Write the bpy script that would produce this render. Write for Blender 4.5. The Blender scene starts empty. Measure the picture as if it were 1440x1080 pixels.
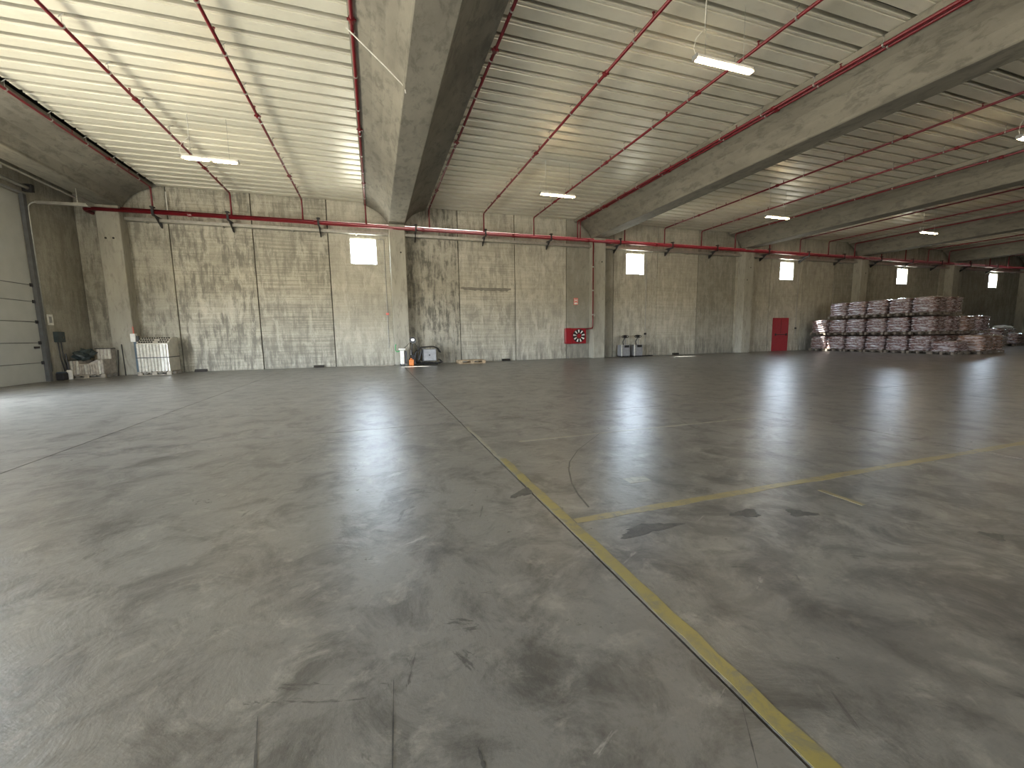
import bpy, bmesh, math, random
from mathutils import Vector, Matrix, noise
random.seed(7)
S = bpy.context.scene
COL = S.collection
PI = math.pi

# ---------------------------------------------------------------- camera
F_PX, YAW, PITCH, ROLL, CAM_H = 574.14, 0.320032, -0.117203, -0.0160513, 1.2
cy, sy, cp, sp = math.cos(YAW), math.sin(YAW), math.cos(PITCH), math.sin(PITCH)
f = Vector((sy*cp, cy*cp, sp)); r = Vector((cy, -sy, 0)); u = r.cross(f)
r2 = r*math.cos(ROLL) + u*math.sin(ROLL); u2 = -r*math.sin(ROLL) + u*math.cos(ROLL)
cam_data = bpy.data.cameras.new('camera'); cam = bpy.data.objects.new('camera', cam_data); COL.objects.link(cam)
cam_data.sensor_width = 36; cam_data.lens = F_PX/1440*36; cam_data.clip_start = .05; cam_data.clip_end = 400
m = Matrix(((r2.x, u2.x, -f.x), (r2.y, u2.y, -f.y), (r2.z, u2.z, -f.z))).to_4x4()
m.translation = Vector((0, 0, CAM_H)); cam.matrix_world = m
S.camera = cam

# ---------------------------------------------------------------- world, sun, daylight, exposure
W = bpy.data.worlds.new('world'); S.world = W; W.use_nodes = True
wn = W.node_tree; wn.nodes.clear()
bg = wn.nodes.new('ShaderNodeBackground'); wo = wn.nodes.new('ShaderNodeOutputWorld')
# bright hazy sky above the horizon, sunlit pale yard below it
tc = wn.nodes.new('ShaderNodeTexCoord'); sx = wn.nodes.new('ShaderNodeSeparateXYZ'); rp = wn.nodes.new('ShaderNodeValToRGB')
wn.links.new(tc.outputs['Generated'], sx.inputs[0]); wn.links.new(sx.outputs[2], rp.inputs[0])
e = rp.color_ramp.elements; e[0].position = 0; e[0].color = (.50, .46, .37, 1); e[1].position = .02; e[1].color = (.80, .90, 1.0, 1)
wn.links.new(rp.outputs[0], bg.inputs[0]); bg.inputs[1].default_value = 48.0
wn.links.new(bg.outputs[0], wo.inputs[0])

sun_d = bpy.data.lights.new('sun', 'SUN'); sun_d.energy = 55; sun_d.angle = .009; sun_d.color = (1, .93, .8)
sun = bpy.data.objects.new('sun', sun_d); COL.objects.link(sun)
sun.rotation_euler = Vector((1.8, -1.85, -4.9)).to_track_quat('-Z', 'Y').to_euler()

def portal(name, loc, direction, sx, sy_, energy, color, up=(0, 0, 1)):
    d = bpy.data.lights.new(name, 'AREA'); d.shape = 'RECTANGLE'; d.size = sx; d.size_y = sy_
    o = bpy.data.objects.new(name, d); COL.objects.link(o); o.location = loc
    o.rotation_euler = Vector(direction).to_track_quat('-Z', 'Y').to_euler()
    d.energy = energy; d.color = color
    return o
# open loading doors of the left wall, behind the photographer's left: sky portals
DOORS = [(7.6, 11.6), (-1.0, 3.0)]
XL = -9.86
for k, (a, b) in enumerate(DOORS):
    q = portal('door_portal', (XL-.10, (a+b)/2, 1.75), (1, 0, 0), b-a, 3.5, 1, (1, 1, 1)); q.data.cycles.is_portal = True
FILL_DOORS = [(1.5, 6.5)]       # unseen opening behind the photographer, added to bring in more daylight
for a, b in FILL_DOORS:
    q = portal('door_portal', ((a+b)/2, -14.1, 1.75), (0, 1, 0), b-a, 3.5, 1, (1, 1, 1)); q.data.cycles.is_portal = True

S.view_settings.view_transform = 'Standard'; S.view_settings.look = 'None'
S.view_settings.exposure = 0.30; S.view_settings.gamma = 1; S.view_settings.use_curve_mapping = False

# ---------------------------------------------------------------- helpers
def tag(o, label=None, cat=None, group=None, kind=None):
    if label: o['label'] = label
    if cat: o['category'] = cat
    if group: o['group'] = group
    if kind: o['kind'] = kind
    return o
def link(name, data, parent=None, loc=None):
    o = bpy.data.objects.new(name, data); COL.objects.link(o)
    if parent: o.parent = parent
    if loc is not None: o.location = loc
    return o
def empty(name, loc, label, cat, group=None, rz=0):
    o = link(name, None, None, loc); o.rotation_euler.z = rz; o.empty_display_size = .1
    return tag(o, label, cat, group)
class MB:
    def __init__(s): s.bm = bmesh.new()
    def box(s, x0, y0, z0, x1, y1, z1, bev=0):
        r_ = bmesh.ops.create_cube(s.bm, size=1)
        vs = r_['verts']
        for v in vs:
            v.co = Vector(((x0+x1)/2+v.co.x*(x1-x0), (y0+y1)/2+v.co.y*(y1-y0), (z0+z1)/2+v.co.z*(z1-z0)))
        if bev:
            es = {e for v in vs for e in v.link_edges}
            bmesh.ops.bevel(s.bm, geom=list(es), offset=bev, segments=1, affect='EDGES')
        return s
    def tube(s, pts, rad, seg=8, cap=True):
        pts = [Vector(p) for p in pts]; rings = []
        n = len(pts)
        rads = rad if isinstance(rad, (list, tuple)) else [rad]*n
        prev = None
        for i, p in enumerate(pts):
            t = (pts[min(i+1, n-1)]-pts[max(i-1, 0)]).normalized()
            if prev is None:
                a = Vector((0, 0, 1)) if abs(t.z) < .9 else Vector((1, 0, 0))
                n1 = t.cross(a).normalized()
            else:
                n1 = (prev - t*prev.dot(t)).normalized()
            prev = n1; n2 = t.cross(n1)
            rings.append([s.bm.verts.new(p+(n1*math.cos(2*PI*k/seg)+n2*math.sin(2*PI*k/seg))*rads[i]) for k in range(seg)])
        for a, b in zip(rings, rings[1:]):
            for k in range(seg):
                s.bm.faces.new((a[k], a[(k+1) % seg], b[(k+1) % seg], b[k]))
        if cap:
            s.bm.faces.new(rings[0][::-1]); s.bm.faces.new(rings[-1])
        return s
    def prism(s, prof, a, b, axis='Y', caps=True):
        # profile [(p,q)] extruded from a to b; axis Y: (x,z), axis X: (y,z), axis Z: (x,y)
        def P(p, q, t): return {'Y': (p, t, q), 'X': (t, p, q), 'Z': (p, q, t)}[axis]
        A = [s.bm.verts.new(P(p, q, a)) for p, q in prof]; B = [s.bm.verts.new(P(p, q, b)) for p, q in prof]
        n = len(prof)
        for i in range(n): s.bm.faces.new((A[i], A[(i+1) % n], B[(i+1) % n], B[i]))
        if caps:
            s.bm.faces.new(A[::-1]); s.bm.faces.new(B)
        return s
    def sheet(s, prof, a, b, axis='X', skip=None):
        def P(p, q, t): return {'Y': (p, t, q), 'X': (t, p, q), 'Z': (p, q, t)}[axis]
        A = [s.bm.verts.new(P(p, q, a)) for p, q in prof]; B = [s.bm.verts.new(P(p, q, b)) for p, q in prof]
        for i in range(len(prof)-1):
            if not (skip and prof[i][1] == prof[i+1][1] == skip): s.bm.faces.new((A[i], A[i+1], B[i+1], B[i]))
        return s
    def mesh(s, name, mat, smooth=False):
        bmesh.ops.recalc_face_normals(s.bm, faces=s.bm.faces)
        me = bpy.data.meshes.new(name); s.bm.to_mesh(me); s.bm.free()
        if mat: me.materials.append(mat)
        if smooth:
            for p in me.polygons: p.use_smooth = True
        return me
    def build(s, name, mat, parent=None, loc=None, smooth=False):
        return link(name, s.mesh(name, mat, smooth), parent, loc)
def arc(c, ra, a0, a1, n, plane='YZ'):
    out = []
    for i in range(n+1):
        t = a0+(a1-a0)*i/n; p, q = ra*math.cos(t), ra*math.sin(t)
        out.append({'YZ': (c[0], c[1]+p, c[2]+q), 'XZ': (c[0]+p, c[1], c[2]+q), 'XY': (c[0]+p, c[1]+q, c[2])}[plane])
    return out

# ---------------------------------------------------------------- materials
class NT:
    def __init__(s, name):
        s.m = bpy.data.materials.new(name); s.m.use_nodes = True; s.t = s.m.node_tree
        s.b = s.t.nodes['Principled BSDF']; s.o = s.t.nodes['Material Output']
    def n(s, typ, **kw):
        x = s.t.nodes.new(typ)
        for k, v in kw.items(): setattr(x, k, v)
        return x
    def l(s, a, b): s.t.links.new(a, b)
    def pos(s, obj=False):
        if obj: return s.n('ShaderNodeTexCoord').outputs['Object']
        return s.n('ShaderNodeNewGeometry').outputs['Position']
    def noise(s, vec, scale, detail=4, rough=.55, stretch=None, dist=0, off=None):
        if stretch or off:
            mp = s.n('ShaderNodeMapping'); mp.inputs['Scale'].default_value = stretch or (1, 1, 1)
            if off: mp.inputs['Location'].default_value = off
            s.l(vec, mp.inputs[0]); vec = mp.outputs[0]
        x = s.n('ShaderNodeTexNoise'); x.inputs['Scale'].default_value = scale; x.inputs['Detail'].default_value = detail
        x.inputs['Roughness'].default_value = rough; x.inputs['Distortion'].default_value = dist
        s.l(vec, x.inputs['Vector']); return x.outputs['Fac']
    def ramp(s, fac, stops):
        x = s.n('ShaderNodeValToRGB'); e = x.color_ramp.elements
        while len(e) < len(stops): e.new(.5)
        for el, (p, c) in zip(e, stops):
            el.position = p; el.color = (c, c, c, 1) if isinstance(c, (int, float)) else (*c, 1)
        s.l(fac, x.inputs[0]); return x.outputs[0]
    def mix(s, fac, a, b, mode='MIX'):
        x = s.n('ShaderNodeMix', data_type='RGBA', blend_type=mode)
        for sock, v in ((x.inputs[0], fac), (x.inputs[6], a), (x.inputs[7], b)):
            if isinstance(v, (int, float)): sock.default_value = v if sock == x.inputs[0] else (v, v, v, 1)
            elif isinstance(v, tuple): sock.default_value = (*v, 1)
            else: s.l(v, sock)
        return x.outputs[2]
    def math(s, op, a, b=None, clamp=False):
        x = s.n('ShaderNodeMath', operation=op, use_clamp=clamp)
        for i, v in enumerate((a, b)):
            if v is None: continue
            if isinstance(v, (int, float)): x.inputs[i].default_value = v
            else: s.l(v, x.inputs[i])
        return x.outputs[0]
    def bump(s, h, strength=.3, dist=.02, prev=None):
        x = s.n('ShaderNodeBump'); x.inputs['Strength'].default_value = strength; x.inputs['Distance'].default_value = dist
        s.l(h, x.inputs['Height'])
        if prev: s.l(prev, x.inputs['Normal'])
        return x.outputs[0]
    def set(s, color=None, rough=None, metal=None, normal=None, **kw):
        for nm, v in (('Base Color', color), ('Roughness', rough), ('Metallic', metal), ('Normal', normal)):
            if v is None: continue
            if isinstance(v, (int, float)): s.b.inputs[nm].default_value = v
            elif isinstance(v, tuple): s.b.inputs[nm].default_value = (*v, 1)
            else: s.l(v, s.b.inputs[nm])
        for k, v in kw.items(): s.b.inputs[k.replace('_', ' ')].default_value = v
        return s.m

def plain(name, col, rough=.5, metal=0, var=.15, scale=8, **kw):
    t = NT(name); p = t.pos(True); n_ = t.noise(p, scale, 4)
    c = t.mix(t.ramp(n_, [(.3, 0), (.7, 1)]), tuple(v*(1-var) for v in col), tuple(min(1, v*(1+var)) for v in col))
    return t.set(c, rough, metal, t.bump(n_, .08, .01), **kw)

def wall_material():
    t = NT('panel_concrete'); p = t.pos()
    oi = t.n('ShaderNodeObjectInfo'); sep = t.n('ShaderNodeSeparateColor'); t.l(oi.outputs['Color'], sep.inputs[0])
    tone, mott, brd = sep.outputs[0], sep.outputs[1], t.math('MULTIPLY', sep.outputs[2], .7)
    cloud = t.noise(p, .55, 5, .6)
    blot = t.noise(p, 1.6, 8, .68, dist=.6)
    drip = t.noise(p, 1.0, 9, .75, (5.5, 5.5, .75))
    board = t.noise(p, 1.0, 3, .6, (.35, .35, 22))
    fine = t.noise(p, 30, 4, .7)
    base = t.mix(t.ramp(cloud, [(.3, 0), (.7, 1)]), (.40, .375, .30), (.56, .53, .44))
    base = t.mix(t.math('MULTIPLY', t.ramp(board, [(.42, 0), (.62, 1)]), brd), base, (.24, .225, .18))
    st = t.math('MULTIPLY', t.ramp(t.math('ADD', t.math('MULTIPLY', blot, .38), t.math('MULTIPLY', drip, .62)), [(.475, 0), (.56, 1)]), mott)
    base = t.mix(st, base, (.165, .158, .132))
    spk = t.noise(p, 3.2, 9, .75, (1, 1, .6), .8, (4, 4, 4))
    base = t.mix(t.ramp(spk, [(.50, 0), (.66, .5)]), base, (.24, .228, .19))
    base = t.mix(t.math('MULTIPLY', t.ramp(t.noise(p, 1.3, 9, .74, (2.2, 2.2, .6), .3, (9, 1, 2)), [(.53, 0), (.60, .5)]), 1.0), base, (.60, .57, .48))
    base = t.mix(t.math('MULTIPLY', t.ramp(fine, [(.35, 1), (.6, 0)]), .22), base, (.12, .115, .10))
    # dirt close to the floor
    sx = t.n('ShaderNodeSeparateXYZ'); t.l(p, sx.inputs[0])
    foot = t.math('MULTIPLY', t.math('SUBTRACT', 1, t.math('DIVIDE', sx.outputs[2], 1.1), True), t.ramp(drip, [(.4, 0), (.6, .8)]))
    base = t.mix(foot, base, (.16, .15, .125))
    mul = t.n('ShaderNodeVectorMath', operation='SCALE'); t.l(base, mul.inputs[0]); t.l(t.math('MULTIPLY', tone, 1.0), mul.inputs[3])
    return t.set(mul.outputs[0], .85, None, t.bump(t.math('ADD', fine, t.math('MULTIPLY', board, .6)), .35, .01))

def concrete(name, dark, light, streak=(1, 1, 1), amt=.6):
    t = NT(name); p = t.pos()
    a = t.noise(p, .9, 7, .65, streak); b = t.noise(p, 5, 6, .7, streak, .4); c = t.noise(p, 40, 3)
    col = t.mix(t.ramp(a, [(.3, 0), (.7, 1)]), dark, light)
    col = t.mix(t.math('MULTIPLY', t.ramp(b, [(.5, 0), (.62, 1)]), amt*.5), col, tuple(v*.55 for v in dark))
    return t.set(col, .8, None, t.bump(t.math('ADD', b, c), .2, .008))

def floor_material():
    t = NT('polished_concrete'); p = t.pos()
    cloud = t.noise(p, .45, 6, .6); mid = t.noise(p, 2.6, 10, .74, None, .6)
    fine = t.noise(p, 26, 6, .75); wave = t.noise(p, 3.2, 7, .62, None, 1.2)
    col = t.mix(t.ramp(cloud, [(.3, 0), (.7, 1)]), (.128, .124, .113), (.200, .195, .181))
    col = t.mix(t.ramp(mid, [(.47, 0), (.62, .95)]), col, (.072, .069, .064))
    col = t.mix(t.ramp(t.noise(p, 5.0, 9, .72, None, .5, (7, 2, 0)), [(.54, 0), (.66, .65)]), col, (.26, .25, .222))
    # short dark rubber scuffs in several directions
    for k, (ang, sc, lo) in enumerate(((.35, 5.5, .645), (1.9, 7.0, .65), (2.7, 4.2, .655))):
        mp = t.n('ShaderNodeMapping'); mp.inputs['Rotation'].default_value = (0, 0, ang); t.l(p, mp.inputs[0])
        sn = t.noise(mp.outputs[0], sc, 6, .72, (1, .22, 1), .5, (k*3.1, k*7.7, 0))
        col = t.mix(t.ramp(sn, [(lo, 0), (lo+.035, .75)]), col, (.040, .038, .035))
    mp = t.n('ShaderNodeMapping'); mp.inputs['Rotation'].default_value = (0, 0, 1.1); t.l(p, mp.inputs[0])
    sn = t.noise(mp.outputs[0], 8, 6, .7, (1, .16, 1), .3, (1, 5, 0))
    col = t.mix(t.ramp(sn, [(.66, 0), (.70, .6)]), col, (.33, .32, .29))
    col = t.mix(t.ramp(fine, [(.54, 0), (.72, .4)]), col, (.05, .047, .042))
    # oily traffic area in the right hand bays
    sx = t.n('ShaderNodeSeparateXYZ'); t.l(p, sx.inputs[0])
    dx = t.math('SUBTRACT', sx.outputs[0], 3.6); dy = t.math('SUBTRACT', sx.outputs[1], 1.5)
    d = t.math('SQRT', t.math('ADD', t.math('MULTIPLY', dx, t.math('MULTIPLY', dx, .30)), t.math('MULTIPLY', dy, dy)))
    msk = t.math('MULTIPLY', t.math('SUBTRACT', 1, t.math('DIVIDE', d, 1.9), True), t.ramp(t.noise(p, 2.4, 8, .72, None, 1.5, (3, 1, 0)), [(.44, 0), (.58, .9)]))
    col = t.mix(msk, col, (.040, .040, .041))
    rough = t.math('ADD', .19, t.math('MULTIPLY', t.math('ADD', mid, t.math('MULTIPLY', fine, .5)), .15))
    h = t.math('ADD', wave, t.math('ADD', t.math('MULTIPLY', fine, .24), t.math('MULTIPLY', mid, .7)))
    return t.set(col, rough, None, t.bump(h, .30, .016), Specular_IOR_Level=.52)

def paint_material(name, col):
    t = NT(name); p = t.pos()
    w = t.ramp(t.noise(p, 9, 7, .75, None, 1.0), [(.46, 0), (.60, 1)])
    e = t.noise(p, 2.0, 4, .6)
    c = t.mix(t.math('MULTIPLY', w, t.ramp(e, [(.35, .3), (.6, .9)])), col, (.13, .122, .10))
    return t.set(c, .34, None, t.bump(w, .1, .003))

def deck_material():
    t = NT('painted_steel_deck'); p = t.pos()
    a = t.noise(p, .6, 4, .6); b = t.noise(p, 8, 4, .6, (.3, 1, 1))
    c = t.mix(t.ramp(a, [(.3, 0), (.7, 1)]), (.62, .60, .50), (.76, .74, .63))
    c = t.mix(t.math('MULTIPLY', t.ramp(b, [(.55, 0), (.75, 1)]), .25), c, (.36, .35, .29))
    return t.set(c, .38, .15)

def wrap_material(name, c1, c2, blue=.0):
    t = NT(name); p = t.pos(True)
    a = t.noise(p, 3.5, 5, .6, (1, 1, 2.2)); b = t.noise(p, 6, 6, .7, (.5, .5, 3), 1.5); g = t.noise(p, 14, 4, .7, (1, 1, 2))
    c = t.mix(t.ramp(a, [(.35, 0), (.65, 1)]), c1, c2)
    c = t.mix(t.math('MULTIPLY', t.ramp(b, [(.49, 0), (.56, 1)]), .72), c, (.72, .69, .72))  # near-white film streaks, with the wrap's highlights painted into the colour
    n_ = t.bump(b, 1.0, .06); n_ = t.bump(g, .4, .02, n_)
    return t.set(c, .22, .0, n_, Coat_Weight=1.0, Coat_Roughness=.08, Specular_IOR_Level=.8)

M = {}
M['wall'] = wall_material()
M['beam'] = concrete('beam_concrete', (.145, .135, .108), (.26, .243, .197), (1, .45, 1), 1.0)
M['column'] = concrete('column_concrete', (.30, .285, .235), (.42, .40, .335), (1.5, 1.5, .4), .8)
M['floor'] = floor_material()
M['joint'] = plain('joint_filler', (.03, .028, .025), .8)
M['deck'] = deck_material()
M['roof'] = plain('roof_insulation', (.06, .06, .055), .9)
M['red'] = plain('red_pipe_paint', (.135, .007, .012), .36, 0, .12, 6)
M['redbox'] = plain('red_cabinet_enamel', (.26, .01, .018), .35, 0, .1)
M['reddoor'] = plain('red_door_paint', (.30, .02, .03), .45, 0, .1)
M['white'] = plain('white_enamel', (.75, .74, .70), .4)
M['dirtywhite'] = plain('off_white_board', (.55, .53, .47), .6, 0, .2, 12)
M['galv'] = plain('galvanised_steel', (.42, .42, .39), .38, .75)
M['black'] = plain('black_plastic', (.015, .015, .016), .4)
M['dark'] = plain('dark_steel', (.022, .022, .024), .5)
M['bluepole'] = plain('blue_grey_pole', (.05, .085, .11), .45)
M['bluepole2'] = plain('grey_rail', (.10, .105, .11), .5)
M['grey'] = plain('grey_sheet_metal', (.30, .30, .29), .4, .2)
M['silver'] = plain('silver_panel', (.27, .27, .28), .45, .2)
M['orange'] = plain('orange_plastic', (.75, .22, .04), .45)
M['green'] = plain('green_plastic', (.05, .28, .10), .45)
M['chrome'] = plain('chrome', (.8, .8, .8), .15, 1)
M['palletwood'] = plain('dark_pallet_wood', (.17, .14, .11), .8, 0, .3, 14)  # darker wood tone for the pallets of the sack loads
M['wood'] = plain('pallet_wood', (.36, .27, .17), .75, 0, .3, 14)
M['greywood'] = plain('weathered_pallet_wood', (.30, .27, .22), .8, 0, .3, 14)
M['doorpanel'] = plain('sectional_door_panel', (.42, .43, .40), .5, 0, .06, 2)
M['mortar'] = plain('mortar_smear', (.20, .19, .16), .9)
M['yellow'] = paint_material('yellow_floor_paint', (.22, .185, .06))
M['palepaint'] = paint_material('pale_floor_paint', (.24, .23, .18))
M['ochre'] = paint_material('ochre_floor_paint', (.24, .20, .09))
M['wrapA'] = wrap_material('wrapped_sacks', (.15, .07, .055), (.22, .13, .12))
M['wrapB'] = wrap_material('wrapped_sacks_brown', (.24, .12, .075), (.32, .18, .12))
M['film'] = plain('clouded_stretch_film', (.58, .55, .47), .3, 0, .15, 5, Coat_Weight=.6, Coat_Roughness=.2)
M['bluewhite'] = plain('dusty_ribbed_plastic', (.40, .36, .31), .5, 0, .3, 10)
M['teal'] = plain('dark_teal_plastic', (.04, .055, .056), .5, 0, .3)
M['hole'] = plain('dark_hole', (.02, .018, .015), .9)
M['exitpink'] = plain('faded_red_sign', (.62, .16, .13), .5)
M['cable'] = plain('black_cable', (.012, .012, .013), .5)
t = NT('clear_glazing'); tr = t.n('ShaderNodeBsdfTransparent'); tr.inputs[0].default_value = (.94, .97, 1, 1); gl = t.n('ShaderNodeBsdfGlossy'); gl.inputs['Roughness'].default_value = .05
mx = t.n('ShaderNodeMixShader'); mx.inputs[0].default_value = .06; t.l(tr.outputs[0], mx.inputs[1]); t.l(gl.outputs[0], mx.inputs[2]); t.l(mx.outputs[0], t.o.inputs[0]); M['glass'] = t.m
t = NT('lamp_diffuser'); em = t.n('ShaderNodeEmission'); em.inputs[0].default_value = (1, .74, .40, 1); em.inputs[1].default_value = 60
t.l(em.outputs[0], t.o.inputs[0]); M['lamp'] = t.m

# ---------------------------------------------------------------- the setting
DW = 19.1            # inner face of the far wall
XR = 92.0            # right end of the hall
YB = -14.0           # wall behind the photographer
ZD = 6.88            # underside of the roof deck
BAY = 9.8
def beam_x(i): return 1.12+BAY*i
NB = 9

# floor: dark bed with slabs laid on it, saw-cut joints stay open
floor = MB().box(XL-.3, YB-.3, -.5, XR, DW+.3, -.03).build('floor', M['joint']); tag(floor, kind='structure')
xs = [XL-.3, -7.9, -3.38, 1.08, 5.6, 10.1, 14.6, 19.1, 23.6, 28.1, 33, 38, 46, 56, 70, XR]
ys = [YB-.3, -5.4, .05, 5.62, 12.3, DW+.02]
for i in range(len(xs)-1):
    for j in range(len(ys)-1):
        g = .006
        MB().box(xs[i]+g, ys[j]+g, -.03, xs[i+1]-g, ys[j+1]-g, 0).build('slab', M['floor'], floor)

# far wall
PW = 2.735
wall_back = MB().box(XL-.4, DW+.21, -.2, XR, DW+.30, .25).build('wall_back', M['joint']); tag(wall_back, kind='structure')
WIN = []
def win_panels():
    out = {}
    for k in range(-4, 34):
        x0 = -1.64+PW*k
        if k == 0 or (k >= 5 and (k-5) % 4 == 0): out[k] = True
    return out
WP = win_panels()
tones = {-3: (.88, .7, .35), -2: (1.02, .85, .8), -1: (.97, .6, 1.0), 0: (1.02, .25, .3), 1: (.84, 1.0, .2), 2: (1.05, .5, .6), 3: (1.03, .4, .3),
         4: (.62, .12, .1), 5: (1.02, .45, .2), 6: (1.05, .3, .4), 7: (.72, .4, .2), 8: (1.0, .3, .2), 9: (.98, .3, .2), 10: (.9, .3, .2)}
TH = .11
for k in range(-4, 34):
    x0, x1 = -1.64+PW*k, -1.64+PW*(k+1); g = .017
    if x0 > XR: break
    mb = MB()
    if k in WP:
        cx = (x0+x1)/2 + (0.0 if k == 0 else -.05); h = .54; zb, zt = 4.36, 5.44
        WIN.append(cx)
        mb.box(x0+g, DW, 0, cx-h, DW+TH, 7.2); mb.box(cx+h, DW, 0, x1-g, DW+TH, 7.2)
        mb.box(cx-h, DW, 0, cx+h, DW+TH, zb); mb.box(cx-h, DW, zt, cx+h, DW+TH, 7.2)
    else:
        mb.box(x0+g, DW, 0, x1-g, DW+TH, 7.2, .008)
    o = mb.build('panel', M['wall'], wall_back)
    rr = random.Random(k); o.color = (*tones.get(k, (rr.uniform(.6, .85), rr.uniform(.2, .5), rr.uniform(.1, .4))), 1)
    # backing strip closes the joint against daylight
    MB().box(x1-.05, DW+.112, 0, x1+.05, DW+.2, 7.2).build('joint_seal', M['joint'], wall_back)
for n_, cx in enumerate(WIN):
    w = MB(); h = .54; b_ = .03
    y0, y1 = DW+.06, DW+.105
    w.box(cx-h, y0, 4.36, cx-h+b_, y1, 5.44); w.box(cx+h-b_, y0, 4.36, cx+h, y1, 5.44)
    w.box(cx-h+b_, y0, 4.36, cx+h-b_, y1, 4.36+b_); w.box(cx-h+b_, y0, 5.44-b_, cx+h-b_, y1, 5.44)
    o = w.build('window_%d' % (n_+1), M['galv']); tag(o, kind='structure')
    MB().box(cx-h+b_, y0+.02, 4.36+b_, cx+h-b_, y0+.03, 5.44-b_).build('pane', M['glass'], o)
    if cx < 60:
        pr = portal('window_portal', (cx, DW+.2, 4.9), (0, -1, 0), 1.0, 1.0, 1, (1, 1, 1)); pr.data.cycles.is_portal = True
# left wall with doorways
wl = MB(); ZT = 7.2
CD = (12.3, 16.85)       # the closed sectional door
segs = sorted([(a, b, 3.5) for a, b in DOORS]+[(CD[0], CD[1], 5.68)])
y = YB
for a, b, top in segs:
    wl.box(XL-.25, y, 0, XL, a, ZT); wl.box(XL-.25, a, top, XL, b, ZT); y = b
wl.box(XL-.25, y, 0, XL, DW+TH, ZT)
wall_left = wl.build('wall_left', M['wall']); tag(wall_left, kind='structure'); wall_left.color = (.74, .35, .15, 1)
wf = MB(); x = XL-.25
for a, b in FILL_DOORS:
    wf.box(x, YB-.25, 0, a, YB, ZT); wf.box(a, YB-.25, 3.5, b, YB, ZT); x = b
wf.box(x, YB-.25, 0, XR, YB, ZT)
o = wf.build('wall_front', M['wall']); tag(o, kind='structure'); o.color = (.8, .4, .3, 1)
o = MB().box(XR, YB, 0, XR+.25, DW+TH, ZT).build('wall_right', M['wall']); tag(o, kind='structure'); o.color = (.7, .4, .3, 1)

# ceiling: roof slab, steel deck sheets of two ribs each hung below it, bay by bay
ceiling = MB().box(XL-.4, YB-.3, ZD+.24, XR+.3, DW+TH, ZD+.5).build('ceiling', M['roof']); tag(ceiling, kind='structure')
P_ = .44
def rib_profile(n):
    pr = []
    for i in range(n):
        y_ = i*P_
        pr += [(y_+.0, .10), (y_+.046, .10), (y_+.042, 0), (y_+.075, 0), (y_+.084, .022), (y_+.112, .022), (y_+.121, 0), (y_+.378, 0), (y_+.374, .10)]
    pr.append((n*P_, .10)); return pr
mesh_cache = {}
def deck_mesh(x0, x1, n):
    key = (round(x1-x0, 3), n)
    if key not in mesh_cache: mesh_cache[key] = MB().sheet(rib_profile(n), 0, x1-x0, 'X', .10).mesh('deck_panel', M['deck'])
    return mesh_cache[key]
ny = 2
starts = []
y = DW-.02-38*P_*ny
for i in range(-1, NB-1):
    x0 = -7.30 if i == -1 else beam_x(i)
    x1 = beam_x(i+1)
    near = i <= 3
    step = ny if near else 6
    cnt = 37 if near else 13
    yy = DW-.02
    for k in range(cnt):
        yy -= P_*step
        if yy < YB: break
        link('deck_panel', deck_mesh(x0, x1-.004, step), ceiling, (x0, yy, ZD))

# ---------------------------------------------------------------- beams and columns
half = [(.32, 6.0), (.345, 6.02), (.36, 6.07), (.50, 6.28), (.68, 6.46), (.90, 6.60), (1.12, 6.69), (1.28, 6.735), (1.285, 6.86), (1.18, 6.86), (.95, 6.78), (.60, 6.60), (.30, 6.3)]
prof = [(-x, z) for x, z in half[::-1]] + half
NTH = ['at the left wall', 'above the window and the chrome pole', 'above the red hose drop pipe', 'third from the left wall past the hose cabinet', 'above the tall sack stacks', 'behind the sack stacks', 'near the far right end', 'last but one before the far end', 'hidden at the far right end']
BL = ['winged concrete roof beam nearest the left wall, over the two leaning rods',
      'broad winged concrete roof beam running overhead, over the white and green stacker truck',
      'winged concrete roof beam over the red hose drop pipe, twin red pipes along it',
      'winged concrete roof beam, next to the right of the one with twin pipes',
      'dim winged concrete roof beam reaching the far wall left of the fourth window',
      'dim winged concrete roof beam between the fourth and fifth windows',
      'dark far winged roof beam right of the fifth window',
      'dark far winged roof beam, second past the fifth window', 'farthest winged roof beam at the dark end of the hall']
CLB = ['square concrete column with two bolt holes beside the left corner, rods leaning on it',
      'square concrete column behind the white and green stacker truck',
      'square concrete column with the red drop pipe along its left edge',
      'square concrete column between the second and third windows',
      'square concrete column behind the sack stacks, left of the fourth window',
      'square concrete column between the fourth and fifth windows',
      'far concrete column right of the fifth window', 'far concrete column, second past the fifth window', 'farthest concrete column at the dark end']
bmesh_beam = None
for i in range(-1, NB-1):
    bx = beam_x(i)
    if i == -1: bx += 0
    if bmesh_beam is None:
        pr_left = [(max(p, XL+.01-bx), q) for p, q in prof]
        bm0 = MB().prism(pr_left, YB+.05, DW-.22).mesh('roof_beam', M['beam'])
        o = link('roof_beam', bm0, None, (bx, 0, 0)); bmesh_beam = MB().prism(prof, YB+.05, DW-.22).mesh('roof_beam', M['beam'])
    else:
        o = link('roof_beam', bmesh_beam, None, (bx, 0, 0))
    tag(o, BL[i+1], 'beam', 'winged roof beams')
hole_mesh = MB().tube([(0, -.004, 0), (0, .004, 0)], .035, 10).mesh('bolt_hole', M['hole'])
colmesh = MB().box(-.33, -.5, 0, .33, 0, 5.99, .02).mesh('concrete_column', M['column'])
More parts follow.
